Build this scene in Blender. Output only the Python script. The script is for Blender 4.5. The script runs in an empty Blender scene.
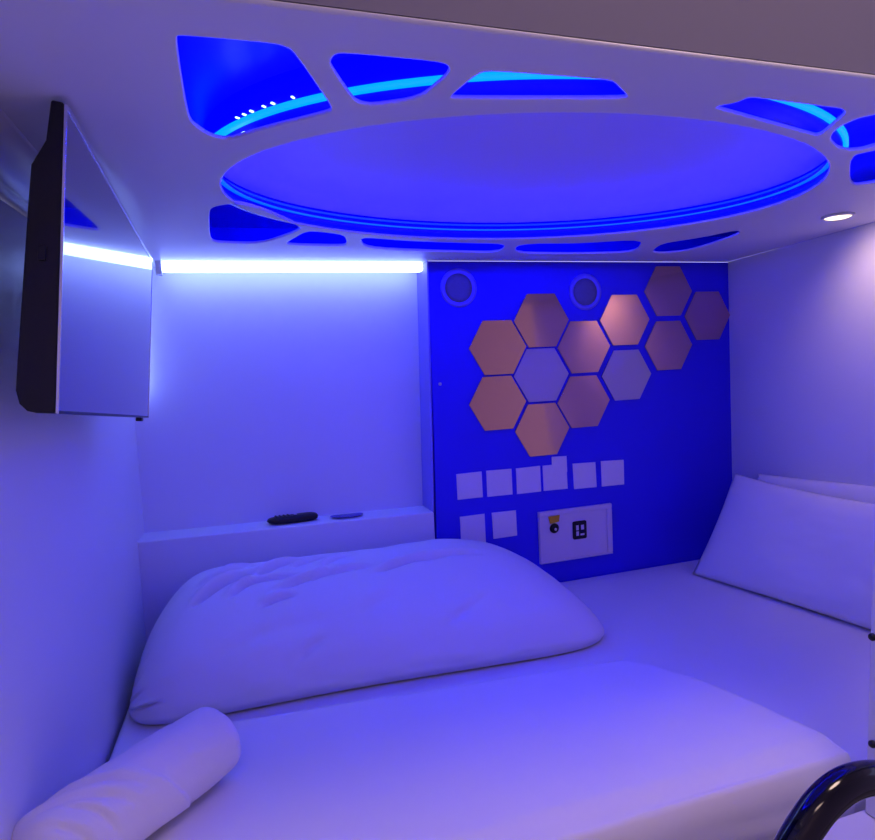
import bpy, bmesh, math, random
from mathutils import Vector, Matrix, noise
random.seed(4)
S = bpy.context.scene
COL = S.collection

# ------------------------------------------------------------------ camera
P0 = (437.5, 420.0)
def v3(a): return Vector(a)
_vx, _vy = (2450., 270.), (230., 379.)
F = math.sqrt(-((_vx[0]-P0[0])*(_vy[0]-P0[0]) + (_vx[1]-P0[1])*(_vy[1]-P0[1])))
X = v3((_vx[0]-P0[0], _vx[1]-P0[1], F)).normalized()
Y = v3((_vy[0]-P0[0], _vy[1]-P0[1], F)).normalized()
Z = X.cross(Y)
if Z.y > 0: Z = -Z
R = Matrix((X, Y, Z))                       # camera (x right, y down, z forward) -> world
CAM = v3((0.26670266, -1.90584461, 0.73718224))
def hit(u, v, ax, val):
    """where the line of sight through a photo point meets the plane axis=val"""
    d = R @ v3((u-P0[0], v-P0[1], F))
    return CAM + d*((val-CAM[ax])/d[ax])
cd = bpy.data.cameras.new('camera'); cam = bpy.data.objects.new('camera', cd); COL.objects.link(cam)
rt, up, bk = R @ v3((1,0,0)), -(R @ v3((0,1,0))), -(R @ v3((0,0,1)))
m = Matrix((rt, up, bk)).transposed().to_4x4(); m.translation = CAM
cam.matrix_world = m
cd.sensor_fit = 'HORIZONTAL'; cd.sensor_width = 36; cd.lens = F/875*36; cd.clip_start = .02
S.camera = cam
S.view_settings.view_transform = 'Standard'; S.view_settings.look = 'None'
S.view_settings.exposure = -.15; S.view_settings.gamma = 1; S.view_settings.use_curve_mapping = False

# ------------------------------------------------------------------ materials
def mat(name, col, rough=.5, metal=0, spec=.5, bump=None, vary=0, vscale=6, coat=0, sheen=0, emit=None, es=0):
    m = bpy.data.materials.new(name); m.use_nodes = True
    nt = m.node_tree; b = nt.nodes['Principled BSDF']
    b.inputs['Base Color'].default_value = (*col, 1); b.inputs['Roughness'].default_value = rough
    b.inputs['Metallic'].default_value = metal; b.inputs['Specular IOR Level'].default_value = spec
    b.inputs['Coat Weight'].default_value = coat; b.inputs['Sheen Weight'].default_value = sheen
    tc = nt.nodes.new('ShaderNodeTexCoord')
    if vary:
        n = nt.nodes.new('ShaderNodeTexNoise'); n.inputs['Scale'].default_value = vscale; n.inputs['Detail'].default_value = 4
        r = nt.nodes.new('ShaderNodeMapRange'); r.inputs['To Min'].default_value = 1-vary; r.inputs['To Max'].default_value = 1
        mx = nt.nodes.new('ShaderNodeVectorMath'); mx.operation = 'SCALE'; mx.inputs[0].default_value = col
        nt.links.new(tc.outputs['Object'], n.inputs['Vector']); nt.links.new(n.outputs['Fac'], r.inputs['Value'])
        nt.links.new(r.outputs['Result'], mx.inputs['Scale']); nt.links.new(mx.outputs['Vector'], b.inputs['Base Color'])
    if bump:
        sc, st, di = bump
        n2 = nt.nodes.new('ShaderNodeTexNoise'); n2.inputs['Scale'].default_value = sc; n2.inputs['Detail'].default_value = 3
        bp = nt.nodes.new('ShaderNodeBump'); bp.inputs['Strength'].default_value = st; bp.inputs['Distance'].default_value = di
        nt.links.new(tc.outputs['Object'], n2.inputs['Vector']); nt.links.new(n2.outputs['Fac'], bp.inputs['Height'])
        nt.links.new(bp.outputs['Normal'], b.inputs['Normal'])
    if emit:
        b.inputs['Emission Color'].default_value = (*emit, 1); b.inputs['Emission Strength'].default_value = es
    return m
M_plastic = mat('white_moulded_plastic', (.80,.80,.82), .42, spec=.35, vary=.03)
M_gloss = mat('glossy_white_laminate', (.78,.78,.80), .32, spec=.5, vary=.03)
M_recess = mat('satin_white_laminate', (.78,.78,.82), .45, spec=.35, vary=.03)
M_blue = mat('deep_blue_laminate', (.032,.020,.74), .42, spec=.22, vary=.08, vscale=3)
M_cove = mat('cove_plastic_blue_lit', (.03,.012,.85), .35, spec=.25, vary=.04)  # blue of the LED light is put into the plastic's colour
M_sheet = mat('white_cotton', (.80,.79,.80), .9, spec=.1, bump=(700,.08,.001), vary=.03, vscale=9)
M_duvet = mat('white_duvet_cotton', (.82,.80,.80), .88, spec=.1, bump=(500,.08,.001), vary=.03, vscale=8)
M_pillow = mat('pillowcase_cotton', (.80,.80,.82), .88, spec=.1, bump=(500,.08,.001), vary=.03, vscale=8)
M_towel = mat('white_blanket', (.84,.80,.82), .92, spec=.08, bump=(380,.2,.002), vary=.04, vscale=10)
M_dome = mat('smoked_dome_plastic', (.62,.56,.62), .4, spec=.3, vary=.05)
M_copper = mat('copper_mirror', (.72,.38,.36), .09, metal=1, vary=.05)
M_frost = mat('frosted_pale_tile', (.62,.52,.50), .35, spec=.4, vary=.03)
M_hexedge = mat('dark_tile_edge', (.10,.08,.16), .5)
M_black = mat('black_plastic', (.006,.006,.010), .35, spec=.4, bump=(300,.05,.001))
M_screen = mat('glossy_black_glass', (.006,.006,.012), .07, spec=1.0, coat=1.0)
M_chrome = mat('brushed_silver_trim', (.75,.76,.80), .2, metal=1, vary=.05)
M_rail = mat('black_enamel_tube', (.002,.002,.006), .10, spec=.45, coat=.15, vary=.1)
M_card = mat('white_sticker', (.88,.80,.84), .7, spec=.2, vary=.05, vscale=60)
M_plate = mat('white_socket_plastic', (.80,.70,.76), .5, spec=.3, vary=.03)
M_yellow = mat('yellow_tag', (.85,.50,.02), .6, spec=.2, vary=.1, vscale=90)
M_grille = mat('grey_speaker_cloth', (.20,.19,.26), .85, spec=.1, bump=(600,.4,.002), vary=.2, vscale=200)
M_metalpin = mat('nickel_contacts', (.8,.72,.78), .35, metal=.5, vary=.1)
M_frame = mat('white_enamelled_steel', (.66,.66,.70), .35, spec=.4, vary=.03)
M_fascia = mat('grey_fascia', (.26,.245,.29), .6, spec=.2, vary=.05, vscale=4)
M_corr = mat('corridor_paint', (.72,.56,.60), .7, spec=.2, vary=.06, vscale=2)
M_floor = mat('corridor_vinyl', (.30,.24,.22), .5, vary=.2, vscale=5)
M_spk = mat('speaker_rim_plastic', (.20,.16,.80), .4, vary=.05)
M_tape = mat('blue_led_tape', (.1,.2,.8), .5, emit=(0.0,.008,1.0), es=60, vary=.02)
M_rimtape = mat('blue_led_rim', (.1,.2,.8), .5, emit=(0.0,.0012,1.0), es=128, vary=.02)
M_glowtape = mat('blue_led_dome_edge', (.1,.2,.8), .5, emit=(0.0,.003,1.0), es=12, vary=.02)
M_white = mat('cool_white_led', (.9,.9,1), .5, emit=(.25,.37,1.0), es=8, vary=.02)
M_dot = mat('led_chip_glint_white', (.9,.9,1), .5, emit=(.45,.8,1.0), es=4, vary=.02)
M_lamp = mat('warm_lamp_lens', (1,.9,.7), .5, emit=(1.0,.80,.45), es=3.0, vary=.02)

# ------------------------------------------------------------------ helpers
def link(name, me, m, parent=None, smooth=False):
    o = bpy.data.objects.new(name, me); COL.objects.link(o)
    if m: me.materials.append(m)
    if smooth:
        for p in me.polygons: p.use_smooth = True
    if parent: o.parent = parent
    return o
def mk(name, bm, m, parent=None, smooth=False):
    bmesh.ops.recalc_face_normals(bm, faces=bm.faces)
    me = bpy.data.meshes.new(name); bm.to_mesh(me); bm.free()
    return link(name, me, m, parent, smooth)
def tag(o, label=None, cat=None, group=None, kind=None):
    if label: o['label'] = label
    if cat: o['category'] = cat
    if group: o['group'] = group
    if kind: o['kind'] = kind
    return o
def struct(o): o['kind'] = 'structure'; return o
def empty(name, loc=(0,0,0), mat_=None):
    o = bpy.data.objects.new(name, None); o.empty_display_size = .05; COL.objects.link(o)
    o.location = loc
    if mat_ is not None: o.matrix_world = mat_
    return o
def prism(bm, pts, ext):
    """solid from a planar outline pushed along ext"""
    a = [bm.verts.new(p) for p in pts]; b = [bm.verts.new(Vector(p)+Vector(ext)) for p in pts]
    bm.faces.new(a); bm.faces.new(b[::-1]); n = len(pts)
    for i in range(n): bm.faces.new((a[i], b[i], b[(i+1)%n], a[(i+1)%n]))
def box(bm, x0,x1,y0,y1,z0,z1):
    prism(bm, [(x0,y0,z0),(x1,y0,z0),(x1,y1,z0),(x0,y1,z0)], (0,0,z1-z0))
def B(x0,x1,y0,y1,z0,z1):
    bm = bmesh.new(); box(bm,x0,x1,y0,y1,z0,z1); return bm
def bev(o, w, seg=3):
    md = o.modifiers.new('bevel','BEVEL'); md.width = w; md.segments = seg; md.limit_method = 'ANGLE'; md.angle_limit = .6
    for p in o.data.polygons: p.use_smooth = True
    wn = o.modifiers.new('wn','WEIGHTED_NORMAL'); wn.keep_sharp = True
    return o
def lathe(bm, prof, c, axis='y', seg=40, mtx=None):
    rings = []
    for r, h in prof:
        ring = []
        for i in range(seg):
            a = 2*math.pi*i/seg
            p = {'y':(r*math.cos(a), h, r*math.sin(a)), 'z':(r*math.cos(a), r*math.sin(a), h)}[axis]
            p = Vector(p)
            if mtx: p = mtx @ p
            ring.append(bm.verts.new(p+Vector(c)))
        rings.append(ring)
    for a, b in zip(rings, rings[1:]):
        for i in range(seg): bm.faces.new((a[i], a[(i+1)%seg], b[(i+1)%seg], b[i]))
    bm.faces.new(rings[0]); bm.faces.new(rings[-1][::-1])
def catmull(pts, n=10):
    pts = [Vector(p) for p in pts]; q = [2*pts[0]-pts[1]]+pts+[2*pts[-1]-pts[-2]]; out = []
    for i in range(1, len(q)-2):
        for k in range(n):
            t = k/n; a,b,c,d = q[i-1],q[i],q[i+1],q[i+2]
            out.append(.5*((2*b)+(c-a)*t+(2*a-5*b+4*c-d)*t*t+(3*b-a-3*c+d)*t**3))
    out.append(pts[-1]); return out
def tube(bm, path, r, seg=16, closed=False):
    n = len(path); rings = []; nrm = None
    for i, p in enumerate(path):
        if closed: t = (path[(i+1)%n]-path[i-1]).normalized()
        else: t = (path[min(i+1,n-1)]-path[max(i-1,0)]).normalized()
        if nrm is None: nrm = t.orthogonal().normalized()
        nrm = (nrm - t*nrm.dot(t)).normalized(); b = t.cross(nrm)
        rr = r if not callable(r) else r(i/(n-1))
        rings.append([bm.verts.new(p+nrm*rr*math.cos(2*math.pi*k/seg)+b*rr*math.sin(2*math.pi*k/seg)) for k in range(seg)])
    for i in range(n if closed else n-1):
        a, b = rings[i], rings[(i+1)%n]
        for k in range(seg): bm.faces.new((a[k], a[(k+1)%seg], b[(k+1)%seg], b[k]))
    if not closed: bm.faces.new(rings[0]); bm.faces.new(rings[-1][::-1])
def chaikin(p, n=2, q=.22):
    for _ in range(n):
        o = []
        for i in range(len(p)):
            a, b = p[i], p[(i+1)%len(p)]
            o += [((1-q)*a[0]+q*b[0], (1-q)*a[1]+q*b[1]), (q*a[0]+(1-q)*b[0], q*a[1]+(1-q)*b[1])]
        p = o
    return p
def grid(name, nu, nv, fn, m, parent=None, closed_u=False, smooth=True):
    bm = bmesh.new(); vs = [[bm.verts.new(fn(i/(nu-(0 if closed_u else 1)), j/(nv-1))) for j in range(nv)] for i in range(nu)]
    for i in range(nu if closed_u else nu-1):
        for j in range(nv-1): bm.faces.new((vs[i][j], vs[(i+1)%nu][j], vs[(i+1)%nu][j+1], vs[i][j+1]))
    bmesh.ops.remove_doubles(bm, verts=bm.verts, dist=1e-6)
    return mk(name, bm, m, parent, smooth)
def sm(a, b, x):
    t = max(0, min(1, (x-a)/(b-a))); return t*t*(3-2*t)

# ------------------------------------------------------------------ pod shell
ZT = 1.0688
FRONT = -1.29
def wl(y): return -.010 + .035*max(y,-1)      # x of the left wall at depth y
def wr(y): return 2.0 + .122*y
# left wall (inner face), slightly flared towards the opening
bm = bmesh.new()
prism(bm, [(0,.16,-.45),(wl(-1),-1,-.45),(wl(-1),-1.75,-.45),(-.16,-1.75,-.45),(-.16,.16,-.45)], (0,0,1.020+.45))
struct(bev(mk('wall_left', bm, M_gloss), .004))
# cove between left wall and ceiling: a real curved moulding with thickness
bm = bmesh.new(); n = 14; arc = []
for k in range(n+1):
    a = math.pi/2*k/n; arc.append((-.020+.052*(1-math.cos(a)), 1.026+(ZT-1.026)*math.sin(a)))
outer = [(x-.03, z+.03) for x, z in arc]
sec = arc + [(arc[-1][0], ZT+.03)] + [(-.06, ZT+.03), (-.06, 1.026)]
prism(bm, [(x, -1.75, z) for x, z in sec], (0, 1.75+.11, 0))
o = struct(mk('trim_1', bm, M_plastic)); 
for p in o.data.polygons: p.use_smooth = len(p.vertices) == 4
# right wall
bm = bmesh.new()
vs = [bm.verts.new(p) for p in ((2.01,0,-.1),(2.0,0,ZT),(2.10,0,ZT),(2.10,0,-.1),(1.985,FRONT,-.1),(wr(FRONT),FRONT,ZT),(2.10,FRONT,ZT),(2.10,FRONT,-.1))]
for q in ((0,1,2,3),(4,5,6,7),(0,1,5,4),(1,2,6,5),(2,3,7,6),(3,0,4,7)): bm.faces.new([vs[i] for i in q])
struct(mk('wall_right', bm, M_gloss))
# back wall: blue panel on the right, recessed white niche on the left
XR = .848
wb = struct(mk('wall_back', B(XR, 2.02, 0, .16, -.1, ZT-.001), M_blue))
def lean(o):                                            # the jamb leans a little to the right at the top
    for v in o.data.vertices:
        if v.co.z > .8 and .8 < v.co.x < .9: v.co.x += .021
lean(wb); bev(wb, .003)
struct(mk('wall_niche', B(-.02, XR+.03, .112, .16, .25, ZT+.02), M_recess))
lean(struct(mk('trim_2', B(XR-.004, XR+.0005, -.001, .112, .29, ZT), mat('jamb_shaded_blue', (.26,.22,.80), .45, spec=.3, vary=.04))))       # jamb of the niche, its shade put into the blue colour
# ledge box under the niche
bm = bmesh.new()
prism(bm, [(-.009,0,-.1),(XR,0,-.1),(XR,0,.288),(-.009,0,.303)], (0,.115,0))
ledge = struct(bev(mk('trim_3', bm, M_recess), .004))

# ceiling panel with its openings (outlines lie on the ceiling plane)
def ppx(pts, ox, oy, s): return [(ox+x/s, oy+y/s) for x, y in pts]
cut = [
 ppx([(48,52),(58,46),(330,70),(375,83),(402,112),(490,240),(502,264),(488,274),(300,320),(200,352),(150,342),(100,308),(85,285),(65,180)],160,20,2.917),
 ppx([(498,122),(508,105),(530,97),(800,122),(838,132),(845,150),(830,172),(755,234),(620,253),(588,248),(565,235),(500,140)],160,20,2.917),
 ppx([(28,195),(85,148),(110,142),(345,160),(357,166),(384,193),(375,198),(40,198)],435,0,1.989),
 ppx([(63,203),(80,195),(150,182),(200,162),(230,160),(420,185),(590,205),(609,218),(600,237),(510,314),(490,320),(470,316),(90,212)],700,60,4.2),
 ppx([(547,340),(555,310),(600,275),(670,245),(735,232),(940,190),(1100,190),(1080,300),(900,345),(735,360),(680,378),(620,383),(578,370)],700,60,4.2),
 ppx([(630,405),(735,380),(1000,330),(1130,330),(1050,440),(900,480),(735,515),(630,531)],700,60,4.2),
 [(209,212),(213,207),(235,203),(262,210),(303,228),(294,233),(262,244),(215,243),(210,238)],
 ppx([(270,151),(318,122),(345,116),(435,127),(444,150),(436,159),(285,156)],190,190,2.823),
 [(358,237),(405,241),(455,243),(507,244),(500,253),(430,251.5),(366,248.5)],
 [(518,244),(580,243.5),(644,239.5),(636,252.5),(580,254),(514,253.5)],
 [(651,252),(662,243.5),(700,238),(738,230),(740,234),(714,243.5),(684,252),(660,253.5)],
]
holes = []
for c in cut:
    w = [(hit(u, v, 2, ZT).x, hit(u, v, 2, ZT).y) for u, v in c]
    holes.append(chaikin(w, 2, .2))
EC = (.8733, -.7219); EA, EB = .5977, .4127
def ell(a, b, n=96): return [(EC[0]+a*math.cos(2*math.pi*k/n), EC[1]+b*math.sin(2*math.pi*k/n)) for k in range(n)]
PT = .006                                                # panel thickness
cu = bpy.data.curves.new('c', 'CURVE'); cu.dimensions = '2D'; cu.fill_mode = 'BOTH'; cu.extrude = PT/2-.002; cu.bevel_depth = .002; cu.bevel_resolution = 2; cu.offset = -.002
def spl(pts):
    s = cu.splines.new('POLY'); s.points.add(len(pts)-1)
    for p, q in zip(s.points, pts): p.co = (q[0], q[1], 0, 1)
    s.use_cyclic_u = True
xl = .031
spl([(xl, FRONT), (wr(FRONT), FRONT), (2.0, 0), (2.0,.002), (XR+.022,.002), (XR+.022,.112), (xl,.112)])
spl(ell(EA, EB))
for h in holes: spl(h)
co = bpy.data.objects.new('c', cu); COL.objects.link(co)
bpy.context.view_layer.update()
me = bpy.data.meshes.new_from_object(co.evaluated_get(bpy.context.evaluated_depsgraph_get()))
bpy.data.objects.remove(co)
me.materials.clear(); me.transform(Matrix.Translation((0,0,ZT+PT/2)))
ceiling = struct(link('ceiling', me, M_plastic))
# void above the panel: housing, oval wall, dome
ZH = ZT+.085
bm = bmesh.new(); box(bm, xl-.005, 1.99, FRONT+.024, -.002, ZH, ZH+.01)
box(bm, xl-.012, xl-.002, FRONT+.024, -.002, ZT+PT, ZH); box(bm, 1.99, 2.0, FRONT+.024, -.002, ZT+PT, ZH)
box(bm, xl-.005, 1.99, FRONT+.024, FRONT+.034, ZT+PT, ZH); box(bm, xl-.005, 1.99, -.012, -.002, ZT+PT, ZH)
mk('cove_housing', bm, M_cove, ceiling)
def oval_ring(prof, m, name, parent, nn=128, closed=True):
    """prof: (outward offset, z) section swept around the oval"""
    bm = bmesh.new(); rings = []
    for k in range(nn):
        t = 2*math.pi*k/nn; ring = []
        for o_, z in prof: ring.append(bm.verts.new((EC[0]+(EA+o_)*math.cos(t), EC[1]+(EB+o_)*math.sin(t), z)))
        rings.append(ring)
    q = len(prof)
    for k in range(nn):
        a, b = rings[k], rings[(k+1)%nn]
        for i in range(q if closed else q-1): bm.faces.new((a[i], a[(i+1)%q], b[(i+1)%q], b[i]))
    return mk(name, bm, m, parent, True)
# oval wall rolls outwards from the lip and rises to the dome
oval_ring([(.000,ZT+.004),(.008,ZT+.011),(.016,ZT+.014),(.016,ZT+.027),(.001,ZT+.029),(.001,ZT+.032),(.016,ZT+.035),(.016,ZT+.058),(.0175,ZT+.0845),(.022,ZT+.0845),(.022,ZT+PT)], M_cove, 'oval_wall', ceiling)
def dome(u, v):
    t = 2*math.pi*u; r = v
    return (EC[0]+(EA+.014)*r*math.cos(t), EC[1]+(EB+.014)*r*math.sin(t), ZT+.058+.022*(1-r*r)*(1 if r < 1 else 0) - .010*sm(.9,1,r))
d = grid('dome', 96, 26, dome, M_dome, ceiling, closed_u=True)
# led tapes: on the outer face of the oval wall and around its inner rim
tape = oval_ring([(.0225,ZT+.034),(.0310,ZT+.034),(.0310,ZT+.0415),(.0225,ZT+.0415)], M_tape, 'led_strip', None)
tag(tape, 'blue LED tape glowing through the cut-outs around the oval ceiling recess', 'led strip')
chips_glints = []  # three larger boxes stand in for reflected glints, small ones are LED chips
for tdeg, dz, sz in ((202.5,.020,.0036),(204.3,.020,.0036),(206.0,.020,.0036),(204,.0475,.0012),(206,.0475,.0012),(208,.0475,.0014),(211,.0475,.0012),(213,.0475,.0014),(217,.0475,.0012)):
    a_ = math.radians(tdeg); bm = bmesh.new(); box(bm, -.003,.0045 if dz < .03 else .003, -sz, sz, -sz*.6, sz*.6)
    c_ = mk('led_chip_glint', bm, M_dot, tape); c_.location = (EC[0]+(EA+.0255)*math.cos(a_), EC[1]+(EB+.0255)*math.sin(a_), ZT+dz); c_.rotation_euler = (0,0,math.atan2(math.sin(a_)/EB, math.cos(a_)/EA))
rim = oval_ring([(.002,ZT+.0268),(.012,ZT+.0268),(.012,ZT+.0278),(.002,ZT+.0278)], M_rimtape, 'led_strip', None)
tag(rim, 'thin blue LED line running round the inside rim of the oval ceiling recess', 'led strip')

glow = oval_ring([(.013,ZT+.039),(.0155,ZT+.039),(.0155,ZT+.043),(.013,ZT+.043)], M_glowtape, 'led_strip', None)
tag(glow, 'faint blue LED line under the edge of the dome inside the oval ceiling recess', 'led strip')

# bright strip at the top of the niche
ns = empty('led_strip', (.45,.06,ZT-.02))
tag(ns, 'bright cool-white LED strip along the top of the recessed white niche', 'led strip')
def child(o, p):
    o.parent = p; o.matrix_parent_inverse = p.matrix_basis.inverted(); return o
lens = bev(mk('diffuser', B(.11,XR+.012,.024,.056,ZT-.028,ZT), M_white), .006); child(lens, ns)
added_strip = bev(mk('diffuser', B(.004,.022,.080,.104,.70,ZT-.03), M_white), .004); child(added_strip, ns)  # added length, unseen behind the television, to brighten the niche's left edge
for x in (.094, ): child(bev(mk('end_cap', B(x,x+.016,.018,.062,ZT-.036,ZT), M_recess), .002), ns)

# fascia above the opening, front frame
struct(mk('wall_front', B(-.6, 3.0, FRONT+.001, FRONT+.018, ZT+PT+.001, 2.3), M_fascia))

# ------------------------------------------------------------------ corridor behind the camera
struct(mk('wall_corridor', B(-2.6,3.6,-3.1,-3.0,-1.2,2.3), M_corr))
struct(mk('floor', B(-2.6,3.6,-3.1,-1.2,-1.3,-1.2), M_floor))
struct(mk('ceiling_corridor', B(-2.6,3.6,-3.1,FRONT+.018,2.3,2.38), M_corr))
struct(mk('wall_below', B(-.16,3.0,FRONT-.02,FRONT+.03,-1.2,-.22), M_fascia))
struct(mk('wall_partition', B(-.6,-.16,-1.75,-1.70,-1.2,1.07), M_fascia))
for x, y_, e_ in ((-1.1,-1.64,.35), (.95,-1.64,.95), (-.05,-2.6,.75)):
    t = empty('ceiling_light', (x,y_,2.3)); tag(t, 'round warm downlight in the corridor ceiling outside the pod', 'ceiling light', 'corridor downlights')
    bm = bmesh.new(); lathe(bm, [(.03,0),(.115,0),(.12,-.008),(.104,-.012),(.095,-.004)], (0,0,0), 'z', 32); mk('trim_ring', bm, M_frame, t, True)
    bm = bmesh.new(); lathe(bm, [(.094,-.002),(.094,-.006),(.05,-.008)], (0,0,0), 'z', 32); mk('lens', bm, M_lamp, t, True)
    l = bpy.data.lights.new('corridor_lamp','SPOT'); l.energy = 76*e_; l.color = (1.0,.69,.60); l.spot_size = math.radians(100); l.spot_blend = .7; l.shadow_soft_size = .28
    lo = bpy.data.objects.new('corridor_lamp', l); COL.objects.link(lo); lo.parent = t; lo.location = (0,0,-.03)

# downlight in the pod ceiling
p = hit(838, 217, 2, ZT-.004) + Vector((0,0,0))
t = empty('downlight', (p.x, p.y, ZT)); tag(t, 'small round warm white downlight in the ceiling beside the right wall', 'downlight')
bm = bmesh.new(); lathe(bm, [(.02,.0),(.036,.0),(.037,-.004),(.031,-.006),(.029,-.003)], (0,0,0), 'z', 36); mk('trim_ring', bm, M_plastic, t, True)
bm = bmesh.new(); lathe(bm, [(.029,-.0015),(.029,-.005),(.022,-.0075),(.01,-.0085)], (0,0,0), 'z', 36); mk('lens', bm, M_lamp, t, True)
l = bpy.data.lights.new('downlight_lamp','SPOT'); l.energy = 4.6; l.color = (1.0,.66,.55); l.spot_size = math.radians(120); l.spot_blend = .9; l.shadow_soft_size = .025
lo = bpy.data.objects.new('downlight_lamp', l); COL.objects.link(lo); lo.parent = t; lo.location = (0,0,-.012); lo.rotation_euler = (0, math.radians(-42), 0)

# ------------------------------------------------------------------ television
tl, tr, br, bl = (Vector(q) for q in ((.109,-1.066,1.062),(.118,-.327,1.014),(.085,-.33,.659),(.075,-1.067,.707)))
o_ = (tl+tr+br+bl)/4
ux = ((tr-tl)+(br-bl)).normalized(); uz = ((tl-bl)+(tr-br)); uz = (uz-ux*uz.dot(ux)).normalized(); uy = ux.cross(uz)   # uy points away from screen?
if uy.x > 0: uy = -uy
W2, H2 = .370, .178
mt = Matrix((ux, uy, uz)).transposed().to_4x4(); mt.translation = o_
tv = empty('television', mat_=mt); tag(tv, 'black flat television hung on an arm from the left wall, facing the bed', 'television')
def tvp(name, bm, m, b=None, sm_=False):
    o = mk(name, bm, m, None, sm_); o.parent = tv
    if b: bev(o, b)
    return o
bm = bmesh.new()
# panel back: slim at the top, thick lower down
sec = [(.0005,-H2),(.0005,H2+.001),(.014,H2+.002),(.018,H2-.045),(.032,H2-.075),(.034,H2-.12),(.040,-H2+.06),(.041,-H2+.025),(.037,-H2+.010),(.029,-H2+.002),(.02,-H2)]
prism(bm, [(-W2, y, z) for y, z in sec], (2*W2,0,0)); tvp('back_cover', bm, M_black, .003)
tvp('screen', B(-W2+.003, W2-.003, -.0020, .0003, -H2+.004, H2-.007), M_screen)
bm = bmesh.new()
for a in ((-W2,-W2+.003,-H2,H2),(W2-.003,W2,-H2,H2),(-W2+.003,W2-.003,H2-.007,H2)): box(bm, a[0],a[1],-.003,.0003,a[2],a[3])
bz = tvp('bezel', bm, M_chrome, .0006); bz['label'] = 'thin silver bezel'
tvp('lower_bezel', B(-W2+.003,W2-.003,-.003,.0003,-H2,-H2+.004), M_black, .001)
tvp('infrared_receiver', B(W2-.085,W2-.06,.0,.012,-H2-.008,-H2), M_black, .002)
tvp('logo_button', B(-W2-.003,-W2+.002,.014,.022,-.005,.012), M_black, .001)
# wall arm (a thing's part: moves with the set)
c = bmesh.new(); box(c, -.10,.10,.036,.056,-.10,.02); box(c, -.03,.03,.055,.092,-.07,-.01)
tvp('wall_arm', c, M_black, .004)

# ------------------------------------------------------------------ blue wall fittings
def onwall(u, v, y=0.0): return hit(u, v, 1, y)
hexes = [((497.5,347.5),0,'copper hexagonal mirror, upper left one of the cluster'),
 ((541,320.5),0,'copper hexagonal mirror standing above the pale tile and right of the left speaker'),
 ((583.5,347),0,'copper hexagonal mirror under the right-hand round speaker'),
 ((541,375),1,'pale lavender hexagonal tile ringed by copper mirrors'),
 ((497.5,403),0,'copper hexagonal mirror, lower left one of the cluster'),
 ((583.3,401.5),0,'copper hexagonal mirror below the one under the right speaker'),
 ((542,429.5),0,'copper hexagonal mirror at the very bottom of the cluster, above the stickers'),
 ((624.2,320),0,'copper hexagonal mirror reflecting the warm downlight'),
 ((626,375),1,'pale lavender hexagonal tile at the right, below the mirror with the lamp reflection'),
 ((667.6,290),0,'copper hexagonal mirror touching the ceiling edge, topmost of all'),
 ((668,345.5),0,'copper hexagonal mirror directly below the topmost one'),
 ((706.8,315.8),0,'copper hexagonal mirror farthest right, beside the corner of the wall')]
for k, ((u, v), kind, lab) in enumerate(hexes):
    c = onwall(u, v); Rh = .1005 if k in (0,1,2,4,5,6,3) else .0992
    zc = min(c.z, ZT-.016-Rh*.866)
    t = empty('hexagon_mirror' if not kind else 'hexagon_tile', (c.x, 0, zc)); tag(t, lab, 'mirror' if not kind else 'wall tile', 'hexagonal mirrors on the blue wall')
    a = [(Rh*math.cos(math.pi/3*i), -.0045, Rh*math.sin(math.pi/3*i)) for i in range(6)]
    bm = bmesh.new(); prism(bm, [(x*.985, -.0035, z*.985) for x, y, z in a], (0,.0035,0)); mk('backing', bm, M_hexedge, t)
    bm = bmesh.new(); prism(bm, [(x*.99,-.0055,z*.99) for x,y,z in a], (0,.002,0)); bev(mk('face', bm, M_copper if not kind else M_frost, t), .0006, 1)
for (u, v), lab in (((458.5,288),'round grey speaker with a purple rim in the upper left of the blue wall'),((585,292),'round grey speaker above the hexagonal mirrors in the blue wall')):
    c = onwall(u, v); t = empty('wall_speaker', (c.x,0,c.z)); tag(t, lab, 'speaker', 'round speakers in the blue wall')
    bm = bmesh.new(); lathe(bm, [(.044,.0),(.060,.0),(.060,-.003),(.054,-.0075),(.048,-.0065),(.044,-.001)], (0,0,0), 'y', 48); mk('rim', bm, M_spk, t, True)
    bm = bmesh.new(); lathe(bm, [(.0445,.0),(.0445,-.002),(.030,-.0035),(.01,-.004)], (0,0,0), 'y', 48); mk('grille', bm, M_grille, t, True)
c = onwall(440, 384); bm = bmesh.new(); lathe(bm, [(.0052,0),(.0052,-.0015),(.0035,-.003),(.001,-.0032)], (c.x,0,c.z), 'y', 20)
tag(mk('screw_cap', bm, M_frame, None, True), 'tiny white screw cap near the left edge of the blue wall', 'screw')

def wallcard(name, px, m, thick, y0=0.0, b=.0006):
    pts = [hit(u, v, 1, y0-thick) for u, v in px]
    bm = bmesh.new(); prism(bm, pts, (0,thick,0)); return bev(mk(name, bm, m), b, 1)
cards = [([(72,150),(182,138),(188,250),(78,262)],'white square sticker at the far left of the upper row'),
 ([(203,135),(313,126),(318,238),(208,249)],'white square sticker, second from the left in the upper row'),
 ([(333,125),(438,113),(443,225),(338,237)],'white square sticker, third from the left in the upper row'),
 ([(450,113),(553,103),(559,213),(455,223)],'white square sticker partly covered by a smaller raised one'),
 ([(581,104),(680,97),(686,206),(588,215)],'white square sticker just right of the doubled pair'),
 ([(705,93),(804,87),(806,194),(709,204)],'white square sticker at the right end of the upper row'),
 ([(88,337),(195,323),(201,452),(94,466)],'white square sticker in the lower row whose foot is hidden by the duvet'),
 ([(227,319),(332,308),(338,418),(235,433)],'white square sticker in the lower row next to the socket panel')]
for px, lab in cards:
    tag(wallcard('wall_sticker', ppx(px,440,440,4.375), M_card, .003), lab, 'sticker', 'white square stickers on the blue wall')
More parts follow.
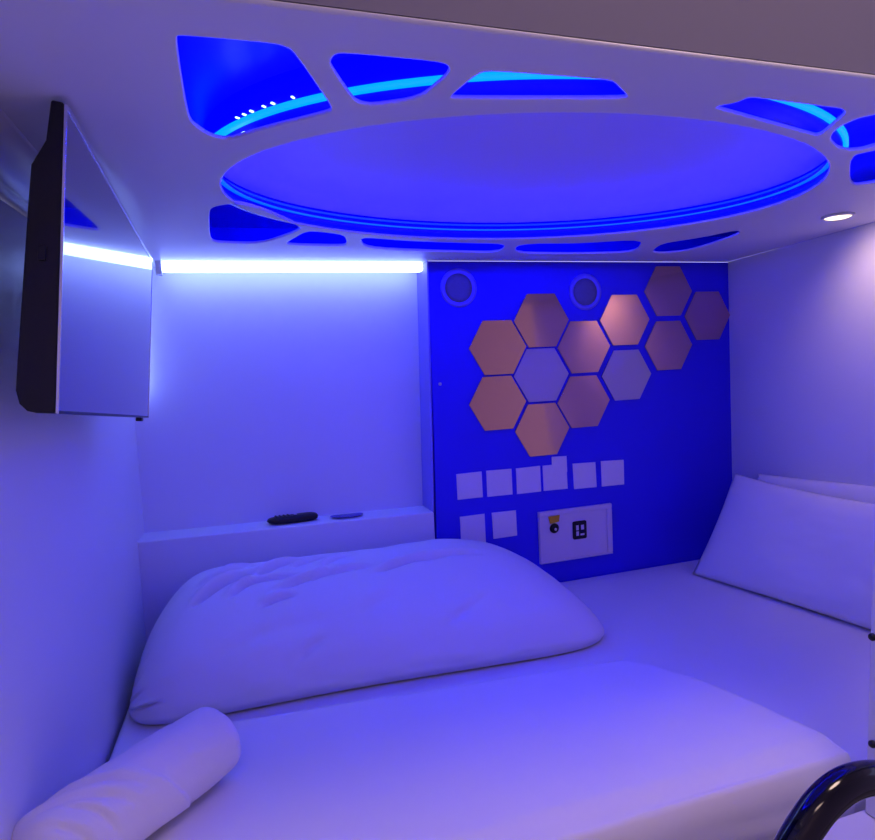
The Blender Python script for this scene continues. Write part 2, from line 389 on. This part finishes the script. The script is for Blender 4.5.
tag(wallcard('wall_sticker', ppx([(489,74),(554,70),(557,140),(491,146)],440,440,4.375), M_card, .0015, -.003), 'small white sticker standing up over the top corner of the fourth square', 'sticker')

# socket panel
pc = [ (70,108),(780,37),(790,522),(92,610) ]
pxs = ppx(pc,530,500,9.722)
A = [hit(u,v,1,0) for u,v in pxs]; cen = sum(A, Vector())/4
sp = empty('socket_panel', (cen.x,0,cen.z)); tag(sp, 'white rectangular socket panel low on the blue wall beside the bed', 'socket panel')
x0 = (A[0].x+A[3].x)/2-cen.x; x1 = (A[1].x+A[2].x)/2-cen.x; z1 = (A[0].z+A[1].z)/2-cen.z; z0 = (A[2].z+A[3].z)/2-cen.z
bev(mk('base_plate', B(x0,x1,-.006,0,z0,z1), M_plate, sp), .001)
bm = bmesh.new(); w = .016
box(bm,x0,x1,-.012,-.006,z1-w,z1); box(bm,x0,x1,-.012,-.006,z0,z0+w*.4); box(bm,x1-w*1.3,x1,-.012,-.006,z0+w*.4,z1-w); box(bm,x0,x0+w*.4,-.012,-.006,z0+w*.4,z1-w)
bev(mk('raised_border', bm, M_plate, sp), .003)
def loc(u, v): p = hit(530+u/9.722, 500+v/9.722, 1, -.008); return p.x-cen.x, p.z-cen.z
x, z = loc(237, 275)
bm = bmesh.new(); lathe(bm, [(.015,-.006),(.0165,-.006),(.0165,-.010),(.011,-.013),(.006,-.0145)], (x,0,z), 'y', 28); r_ = mk('round_socket', bm, M_black, sp, True)
bm = bmesh.new(); lathe(bm, [(.0045,-.0145),(.0045,-.0165),(.003,-.018)], (x+.001,0,z-.002), 'y', 16); s_ = mk('socket_pin', bm, M_metalpin, None, True); s_.parent = r_
x, z = loc(230, 188); bm = bmesh.new(); prism(bm, [(x-.021,-.0125,z+.011),(x+.021,-.0125,z+.013),(x+.018,-.0125,z-.009),(x-.015,-.0125,z-.013)], (0,.003,0))
y_ = bev(mk('warning_tag', bm, M_yellow, sp), .0005, 1); y_['label'] = 'yellow tag over the round socket'
x, z = loc(482, 290); hw, hh = .026, .031; pts = []
for cx, cz, a0 in ((1,1,0),(-1,1,90),(-1,-1,180),(1,-1,270)):
    for k in range(5):
        a = math.radians(a0+22.5*k); pts.append((x+cx*(hw-.006)+.006*math.cos(a), -.011, z+cz*(hh-.006)+.006*math.sin(a)))
bm = bmesh.new(); prism(bm, pts, (0,.005,0)); us = bev(mk('usb_socket', bm, M_black, sp), .001)
for dx, dz, a, b in ((-.0100,.009,.0048,.0085),(-.0100,-.011,.0048,.0075),(.0095,.009,.0055,.008),(.0085,-.0155,.0075,.0032)):
    q = mk('usb_port', B(x+dx-a,x+dx+a,-.0122,-.0109,z+dz-b,z+dz+b), M_metalpin, None); q.parent = us

# ------------------------------------------------------------------ things on the ledge
a = hit(269,521,2,.31); b_ = hit(316,516,2,.305)
def ledz(x): return .303-.015*x/XR
d = (b_-a); d.z = 0; L = d.length; ang = math.atan2(d.y, d.x)
mid = (a+b_)/2
t = empty('remote_control', (mid.x, max(.03,min(.08,mid.y)), ledz(mid.x)+.001)); t.rotation_euler = (0,.0175,ang); tag(t, 'black remote control lying on the white ledge', 'remote control')
def rc(u, v):
    x = (u-.5)*2; th = 2*math.pi*v
    e = (1-abs(x)**6)**.5; y = math.cos(th); z = math.sin(th)
    y = math.copysign(abs(y)**.6, y); z = math.copysign(abs(z)**.7, z)
    return (x*.078, y*.021*e, .0115+z*.0115*e*(1+.12*x))
grid('body', 28, 25, rc, M_black, t)
bm = bmesh.new()
lathe(bm, [(.0055,.021),(.0055,.0235),(.004,.0245)], (.008,0,0), 'z', 20); r_ = mk('navigation_button', bm, M_metalpin, t, True)
for i in range(4):
    for j in (-1,0,1):
        bm = bmesh.new(); lathe(bm, [(.003,.021),(.003,.0238),(.002,.0242)], (-.05+i*.012,j*.009,0), 'z', 10); mk('button', bm, mat('button_rubber',(.03,.03,.04),.6) if (i==0 and j==-1) else bpy.data.materials['button_rubber'], t, True)
p = hit(347.5,515.5,2,.300); yy = max(.03,min(.07,p.y))
def pc_(u, v):
    x = (u-.5)*2; th = 2*math.pi*v; e = (1-abs(x)**4)**.5
    return (x*.052, .012*x*x+math.cos(th)*.016*e, .0055+math.sin(th)*.0055*e)
o = grid('eyeglass_case', 24, 17, pc_, mat('slate_blue_plastic',(.13,.12,.36),.4,vary=.1)); o.location = (p.x, yy, ledz(p.x)+.001); o.rotation_euler = (0,.0175,0)
o.name = 'slim_case'
tag(o, 'thin dark blue oblong case lying flat on the ledge right of the remote', 'case')

# ------------------------------------------------------------------ bed
MF = -1.10
def mattress(u, v):
    pass
bm = bmesh.new()
prism(bm, [(.0,-.004,-.20),(1.985,-.004,-.20),(1.975,MF,-.20),(-.034,MF,-.20)], (0,0,.20))
bmesh.ops.recalc_face_normals(bm, faces=bm.faces)
mt_ = mk('mattress', bm, M_sheet); bev(mt_, .012, 4)
tag(mt_, 'white sheeted mattress filling the whole pod under duvets and pillows', 'mattress')
struct(mk('floor_pod', B(-.02,1.99,FRONT,0,-.25,-.201), M_frame))
bev(tag(mk('bed_rail', B(-.03,wr(FRONT),-1.30,-1.205,-.22,.030), M_frame), 'white bed rail board along the open front below the black handrail', 'bed rail'), .004)
x0 = hit(866.5, 760, 1, -1.215).x
pst = empty('frame_post', (x0+.04,-1.25,.03)); tag(pst, 'pale upright post at the right edge of the opening, with black bolts', 'post')
pob = o = bev(mk('post', B(x0,x0+.08,-1.292,-1.212,.031,ZT-.004), M_frame), .003); child(o, pst)
for v in pob.data.vertices:
    if v.co.z > .5: v.co.x += .035
for v_ in (637, 744):
    q = hit(873, v_, 0, x0); bm = bmesh.new()
    lathe(bm, [(.0055,-.001),(.0055,.003),(.004,.005),(.001,.005)], (0,0,0), 'z', 18, mtx=Matrix.Rotation(math.radians(-90),3,'Y'))
    o = mk('bolt', bm, M_black, None, True); o.location = (x0, max(-1.28,min(-1.22,q.y)), q.z); child(o, pst)

# handrail: bent black tube in front of the rail
pp = [hit(u, v, 1, -1.375) for u, v in ((690,1060),(745,930),(778,875),(802,832),(826,800),(852,782),(884,778),(915,790),(940,815),(962,860),(985,930),(1010,1060))]
path = catmull(pp, 8); bm = bmesh.new(); tube(bm, path, .0188, 24)
hr = mk('handrail', bm, M_rail, None, True); tag(hr, 'glossy black bent tube handrail at the lower right corner', 'handrail')
# standoff holding the rail to the board
for i_ in (1, 10):
    q = pp[i_]
    bm = bmesh.new(); tube(bm, [Vector((q.x,-1.375,q.z)), Vector((q.x,-1.30,q.z))], .009, 14); o = mk('bracket', bm, M_rail, None, True); o.parent = hr

# ---- soft goods
def crease(x, y, ax, ay, bx, by, w, amp):
    """a fold: valley with a soft ridge beside it, fading at both ends"""
    dx, dy = bx-ax, by-ay; L = math.hypot(dx, dy); tx, ty = dx/L, dy/L
    s = ((x-ax)*tx+(y-ay)*ty)/L
    if s < -.2 or s > 1.2: return 0
    bow = .06*L*math.sin(math.pi*max(0,min(1,s)))
    n_ = (x-ax)*-ty+(y-ay)*tx - bow
    env = sm(-.1,.3,s)*(1-sm(.6,1.1,s))
    return amp*env*(-math.exp(-(n_/w)**2) + .45*math.exp(-((n_-1.9*w)/(1.3*w))**2))
rd = random.Random(11)
# folded duvet at the back: section (y, z) swept along x, ends rounded
secB = [(-.460,.004),(-.480,.030),(-.472,.070),(-.430,.125),(-.350,.180),(-.255,.222),(-.165,.238),(-.085,.215),(-.035,.150),(-.022,.070),(-.030,.015),(-.05,.003)]
spath = catmull([(0,y,z) for y,z in secB], 7)
def pf(ax, ay, bx, by, w, am):                          # fold from lower left to upper right
    g = lambda px, py: ((px-138)/470*1.12, .10+.64*max(0, (704-(px-140)*.09-py))/150)
    a_, b_ = g(ax, ay), g(bx, by); return (*a_, *b_, w, am)
folds = [pf(197,608,268,574,.013,.020),pf(202,589,269,562,.010,.012),pf(233,604,269,585,.010,.012),pf(258,584,322,556,.013,.018),pf(280,599,361,579,.011,.015),
 pf(263,612,300,602,.010,.010),pf(239,596,310,582,.009,.011),pf(290,655,324,633,.018,.014),pf(129,686,155,663,.012,.016),pf(133,664,156,641,.010,.012),pf(140,642,162,620,.010,.010),
 pf(138,692,173,676,.011,.014),pf(389,584,470,568,.012,.015),pf(440,575,520,566,.012,.010),pf(445,630,470,617,.014,.010),pf(455,626,500,606,.016,.008),pf(340,584,390,576,.009,.010),
 pf(300,572,340,556,.009,.012),pf(330,572,372,556,.009,.010),pf(230,575,262,560,.009,.009),pf(210,650,330,620,.03,.010),pf(350,625,420,600,.03,.008),pf(318,590,345,578,.008,.009)]
def duvB(u, v):
    k = v*(len(spath)-1); i = min(int(k), len(spath)-2); p = spath[i].lerp(spath[i+1], k-i)
    cy, cz = -.25, .0
    ex = (1-abs(2*u-1)**(15 if u < .5 else 9))**.48 if 0 < u < 1 else 0
    # right end is lower and slopes out; left end steeper
    hz = .975-.02*u + .010*math.sin(u*9)
    y = cy+(p.y-cy)*(.35+.65*ex) ; z = p.z*ex**.9*hz*(1.06)
    x0_ = -.004 + .100*(z/.24)**1.6; x1_ = 1.190 - .19*(z/.24)**1.7
    x = x0_+(x1_-x0_)*u
    y -= .045*sm(.3,1,u)*(1-z/.26)
    # folds
    n_ = Vector((0, p.y+.25, p.z+.05)).normalized()
    sv = v
    top = sm(.03,.12,v)*(1-sm(.8,.95,v))*ex
    dd = sum(crease(x, sv*1.2, a, b, c, d_, w*.72, am*(1.5 if w < .0135 else .5)) for a,b,c,d_,w,am in folds)
    dd += .006*noise.noise((x*5, sv*5, 1.3)) + .0035*noise.noise((x*11+sv*9, sv*14-x*8, 4.1))
    return (x, y+n_.y*dd*top, max(.001, z+n_.z*dd*top))
o = grid('duvet', 440, 230, duvB, M_duvet); tag(o, 'thick white folded duvet bulging against the back ledge', 'duvet')
# seam line along the lower front edge
# flat folded duvet in front, falling over the mattress edge
def edgeR(v):
    pts = [(0,1.075),(.12,1.125),(.3,1.165),(.5,1.195),(.75,1.222),(1,1.238)]
    for (a,b),(c,d_) in zip(pts, pts[1:]):
        if v <= c: return b+(d_-b)*(v-a)/(c-a)
    return 1.238
TH = .064
def lx(v): return .085-.075*v
def duvF(u, v):
    back_y = lambda x: -.585 - .10*(x/1.09)
    if v < .70:
        vv = v/.70
        e0 = min(1, vv/.03); e1 = min(1, (1-u)/.022); e2 = min(1, u/.03)
        prof = lambda e: (1-(1-e)**2.6)**(1/2.6)
        x = lx(vv) + (edgeR(vv)-lx(vv))*u
        y = back_y(x)+(-1.112-back_y(x))*(1-(1-vv)**1.0)
        z = TH*prof(e0)*prof(e1)*prof(e2)
        z += (.006*noise.noise((x*4,y*5,.2))+.002*noise.noise((x*13,y*20,2.2)))*min(1,e0*e1)
        # roll over the front edge
        z -= .010*sm(.9,1,vv)*prof(e1)
        return (x, y, max(.0008, z))
    vv = (v-.70)/.30
    x = lx(1) + (1.238-lx(1) - .02*vv)*u
    a = min(1, vv/.18); 
    zz = TH-.010 - .012*a*a - .25*max(0, vv-.05)
    y = -1.112 - .020*math.sin(a*math.pi/2) - .004*vv
    amp = .006*sm(.1,.5,vv)
    y -= abs(amp*math.sin((zz*70+x*6)+2*noise.noise((x*3,zz*3,5))))*(.4+.6*sm(.5,1.2,x))
    e1 = min(1, (1-u)/.022); y = y + (1-e1)**2*.016; zz = min(zz, zz*1.0) if vv > .2 else zz - (1-(1-(1-e1)**2.6)**(1/2.6))*.05*(1-vv/.2)
    return (x, y, zz)
o = grid('duvet', 150, 130, duvF, M_duvet); tag(o, 'flat folded white duvet in front, hanging over the mattress edge', 'duvet')

# rolled blanket at lower left
a = hit(212,741,2,TH+.062); b_ = hit(62,842,2,TH+.064)
dirv = (b_-a); dirv.z = 0; Lr = dirv.length; dirv.normalize(); side = Vector((-dirv.y, dirv.x, 0))
a = a - dirv*.0
def roll(u, v):
    th = 2*math.pi*v; s = u*(Lr+.085)-.028
    r = .059*(1+.04*math.sin(u*4))
    # rounded ends
    e0 = min(1, u/.10); e1 = min(1, (1-u)/.12)
    f_ = (1-(1-e0)**2.2)**(1/2.2) * (1-(1-e1)**2.4)**(1/2.4)
    # overlap step: a flap spiralling round the roll
    ph = (v - .30*u - .42) % 1.0
    vp = v if v < .6 else v-1
    edge_ = .095+.22*(vp+.09)
    r += .0055*sm(-.097,-.085,vp)*(1-sm(.04,.30,vp))*sm(edge_, edge_+.004, s) - .004*math.exp(-((vp+.10)/.010)**2)*(1 if s > .09 else 0)
    sx = s
    # wrap band diagonal folds
    dd = 0
    for (s0, t0, s1, t1, w_, am) in ((.16,.10,.30,.42,.006,.006),(.18,.06,.33,.36,.006,.006),(.10,.30,.24,.52,.006,.005),(.22,.02,.27,.26,.005,.005),(.25,.0,.30,.22,.005,.005),(.045,.36,.10,.56,.005,.008)):
        dd += crease(s, v*.35, s0, t0*.35, s1, t1*.35, w_, am)
    dd += .003*noise.noise((s*14, math.cos(th)*2, math.sin(th)*2))
    rr = (r+dd)*f_
    p = a+dirv*sx + side*(rr*1.03*math.cos(th)) + Vector((0,0,rr*math.sin(th)*.97))
    p.z = max(p.z, TH+.006)
    return p
o = grid('rolled_blanket', 110, 120, roll, M_towel); tag(o, 'white blanket rolled into a bolster at the lower left', 'blanket')

# pillows
def pillow(name, w, h, t, m, seed=0, pinch=.06, nu=56, nv=44):
    """x across, z up, y through; separate seam edge all round"""
    bm = bmesh.new(); side_ = []
    for sgn in (-1, 1):
        vs = []
        for i in range(nu):
            row = []
            for j in range(nv):
                u = 2*i/(nu-1)-1; v = 2*j/(nv-1)-1
                th = t/2*max(0,(1-abs(u)**3.2))**.55*max(0,(1-abs(v)**3.0))**.55
                x = w/2*u*(1-pinch*(1-abs(v)**2.2)*abs(u)**3) ; z = h/2*v*(1-pinch*(1-abs(u)**2.2)*abs(v)**3)
                dn = .005*noise.noise((u*2.2+seed, v*2.2, sgn)) + .0025*noise.noise((u*6+seed, v*5, sgn*3))
                th2 = th + dn*min(1, th/(t*.2))
                row.append(bm.verts.new((x, sgn*th2, z)))
            vs.append(row)
        for i in range(nu-1):
            for j in range(nv-1):
                f = (vs[i][j], vs[i+1][j], vs[i+1][j+1], vs[i][j+1]); bm.faces.new(f if sgn < 0 else f[::-1])
    bmesh.ops.remove_doubles(bm, verts=bm.verts, dist=1e-5)
    return mk(name, bm, m, None, True)
def place(o, bl_, br_, tl_, up_off=0):
    """put the pillow's lower left, lower right and upper left corners on world points"""
    w_ = (br_-bl_); ux_ = w_.normalized(); h_ = tl_-bl_; uz_ = (h_-ux_*h_.dot(ux_)).normalized(); uy_ = uz_.cross(ux_)
    m_ = Matrix((ux_, uy_, uz_)).transposed().to_4x4(); m_.translation = bl_+w_/2+uz_*(h_.dot(uz_))/2
    o.matrix_world = m_
    return o
def pillow4(bl_, br_, tl_, tr_, t, seed, pinch, rnd):
    """soft pillow stretched over four corners"""
    o = pillow('pillow', 2, 2, t, M_pillow, seed, pinch)
    nrm = (br_-bl_).cross(tl_-bl_).normalized()
    c = (bl_+br_+tl_+tr_)/4
    for v in o.data.vertices:
        u_, w_ = v.co.x, v.co.z; th = v.co.y
        if rnd:                                          # rounded corners
            k = math.sqrt(max(0, 1-.5*rnd*w_*w_)), math.sqrt(max(0, 1-.5*rnd*u_*u_)); u_, w_ = u_*k[0], w_*k[1]
        a, b = (u_+1)/2, (w_+1)/2
        sag = -.012*(1-u_*u_)*b
        p = bl_*(1-a)*(1-b)+br_*a*(1-b)+tl_*(1-a)*b+tr_*a*b
        v.co = p - nrm*(-th) + Vector((0,0,sag)) - c
    o.location = c
    return o
o = pillow4(Vector((1.708,-.140,.004)), Vector((1.828,-.86,.004)), Vector((1.883,-.146,.332)), Vector((1.885,-.88,.335)), .075, 3, .03, 0)
tag(o, 'large white pillow leaning in front of the other one at the right end', 'pillow', 'pillows at the right end')
q1 = hit(757, 472, 0, 1.945); q2 = hit(872, 483, 0, 1.945); q3 = q1+(q2-q1)*1.35
o = pillow4(Vector((1.875,q1.y+.01,.03)), Vector((1.925,q3.y,.03)), q1, q3, .05, 9, -.02, .12)
tag(o, 'white pillow behind the large one, its rounded top showing against the wall', 'pillow', 'pillows at the right end')

# ------------------------------------------------------------------ world: faint violet ambience at the open ends of the corridor
wd = bpy.data.worlds.new('world'); S.world = wd; wd.use_nodes = True
bg = wd.node_tree.nodes['Background']; bg.inputs[0].default_value = (.40,.38,.80,1); bg.inputs[1].default_value = 1.9
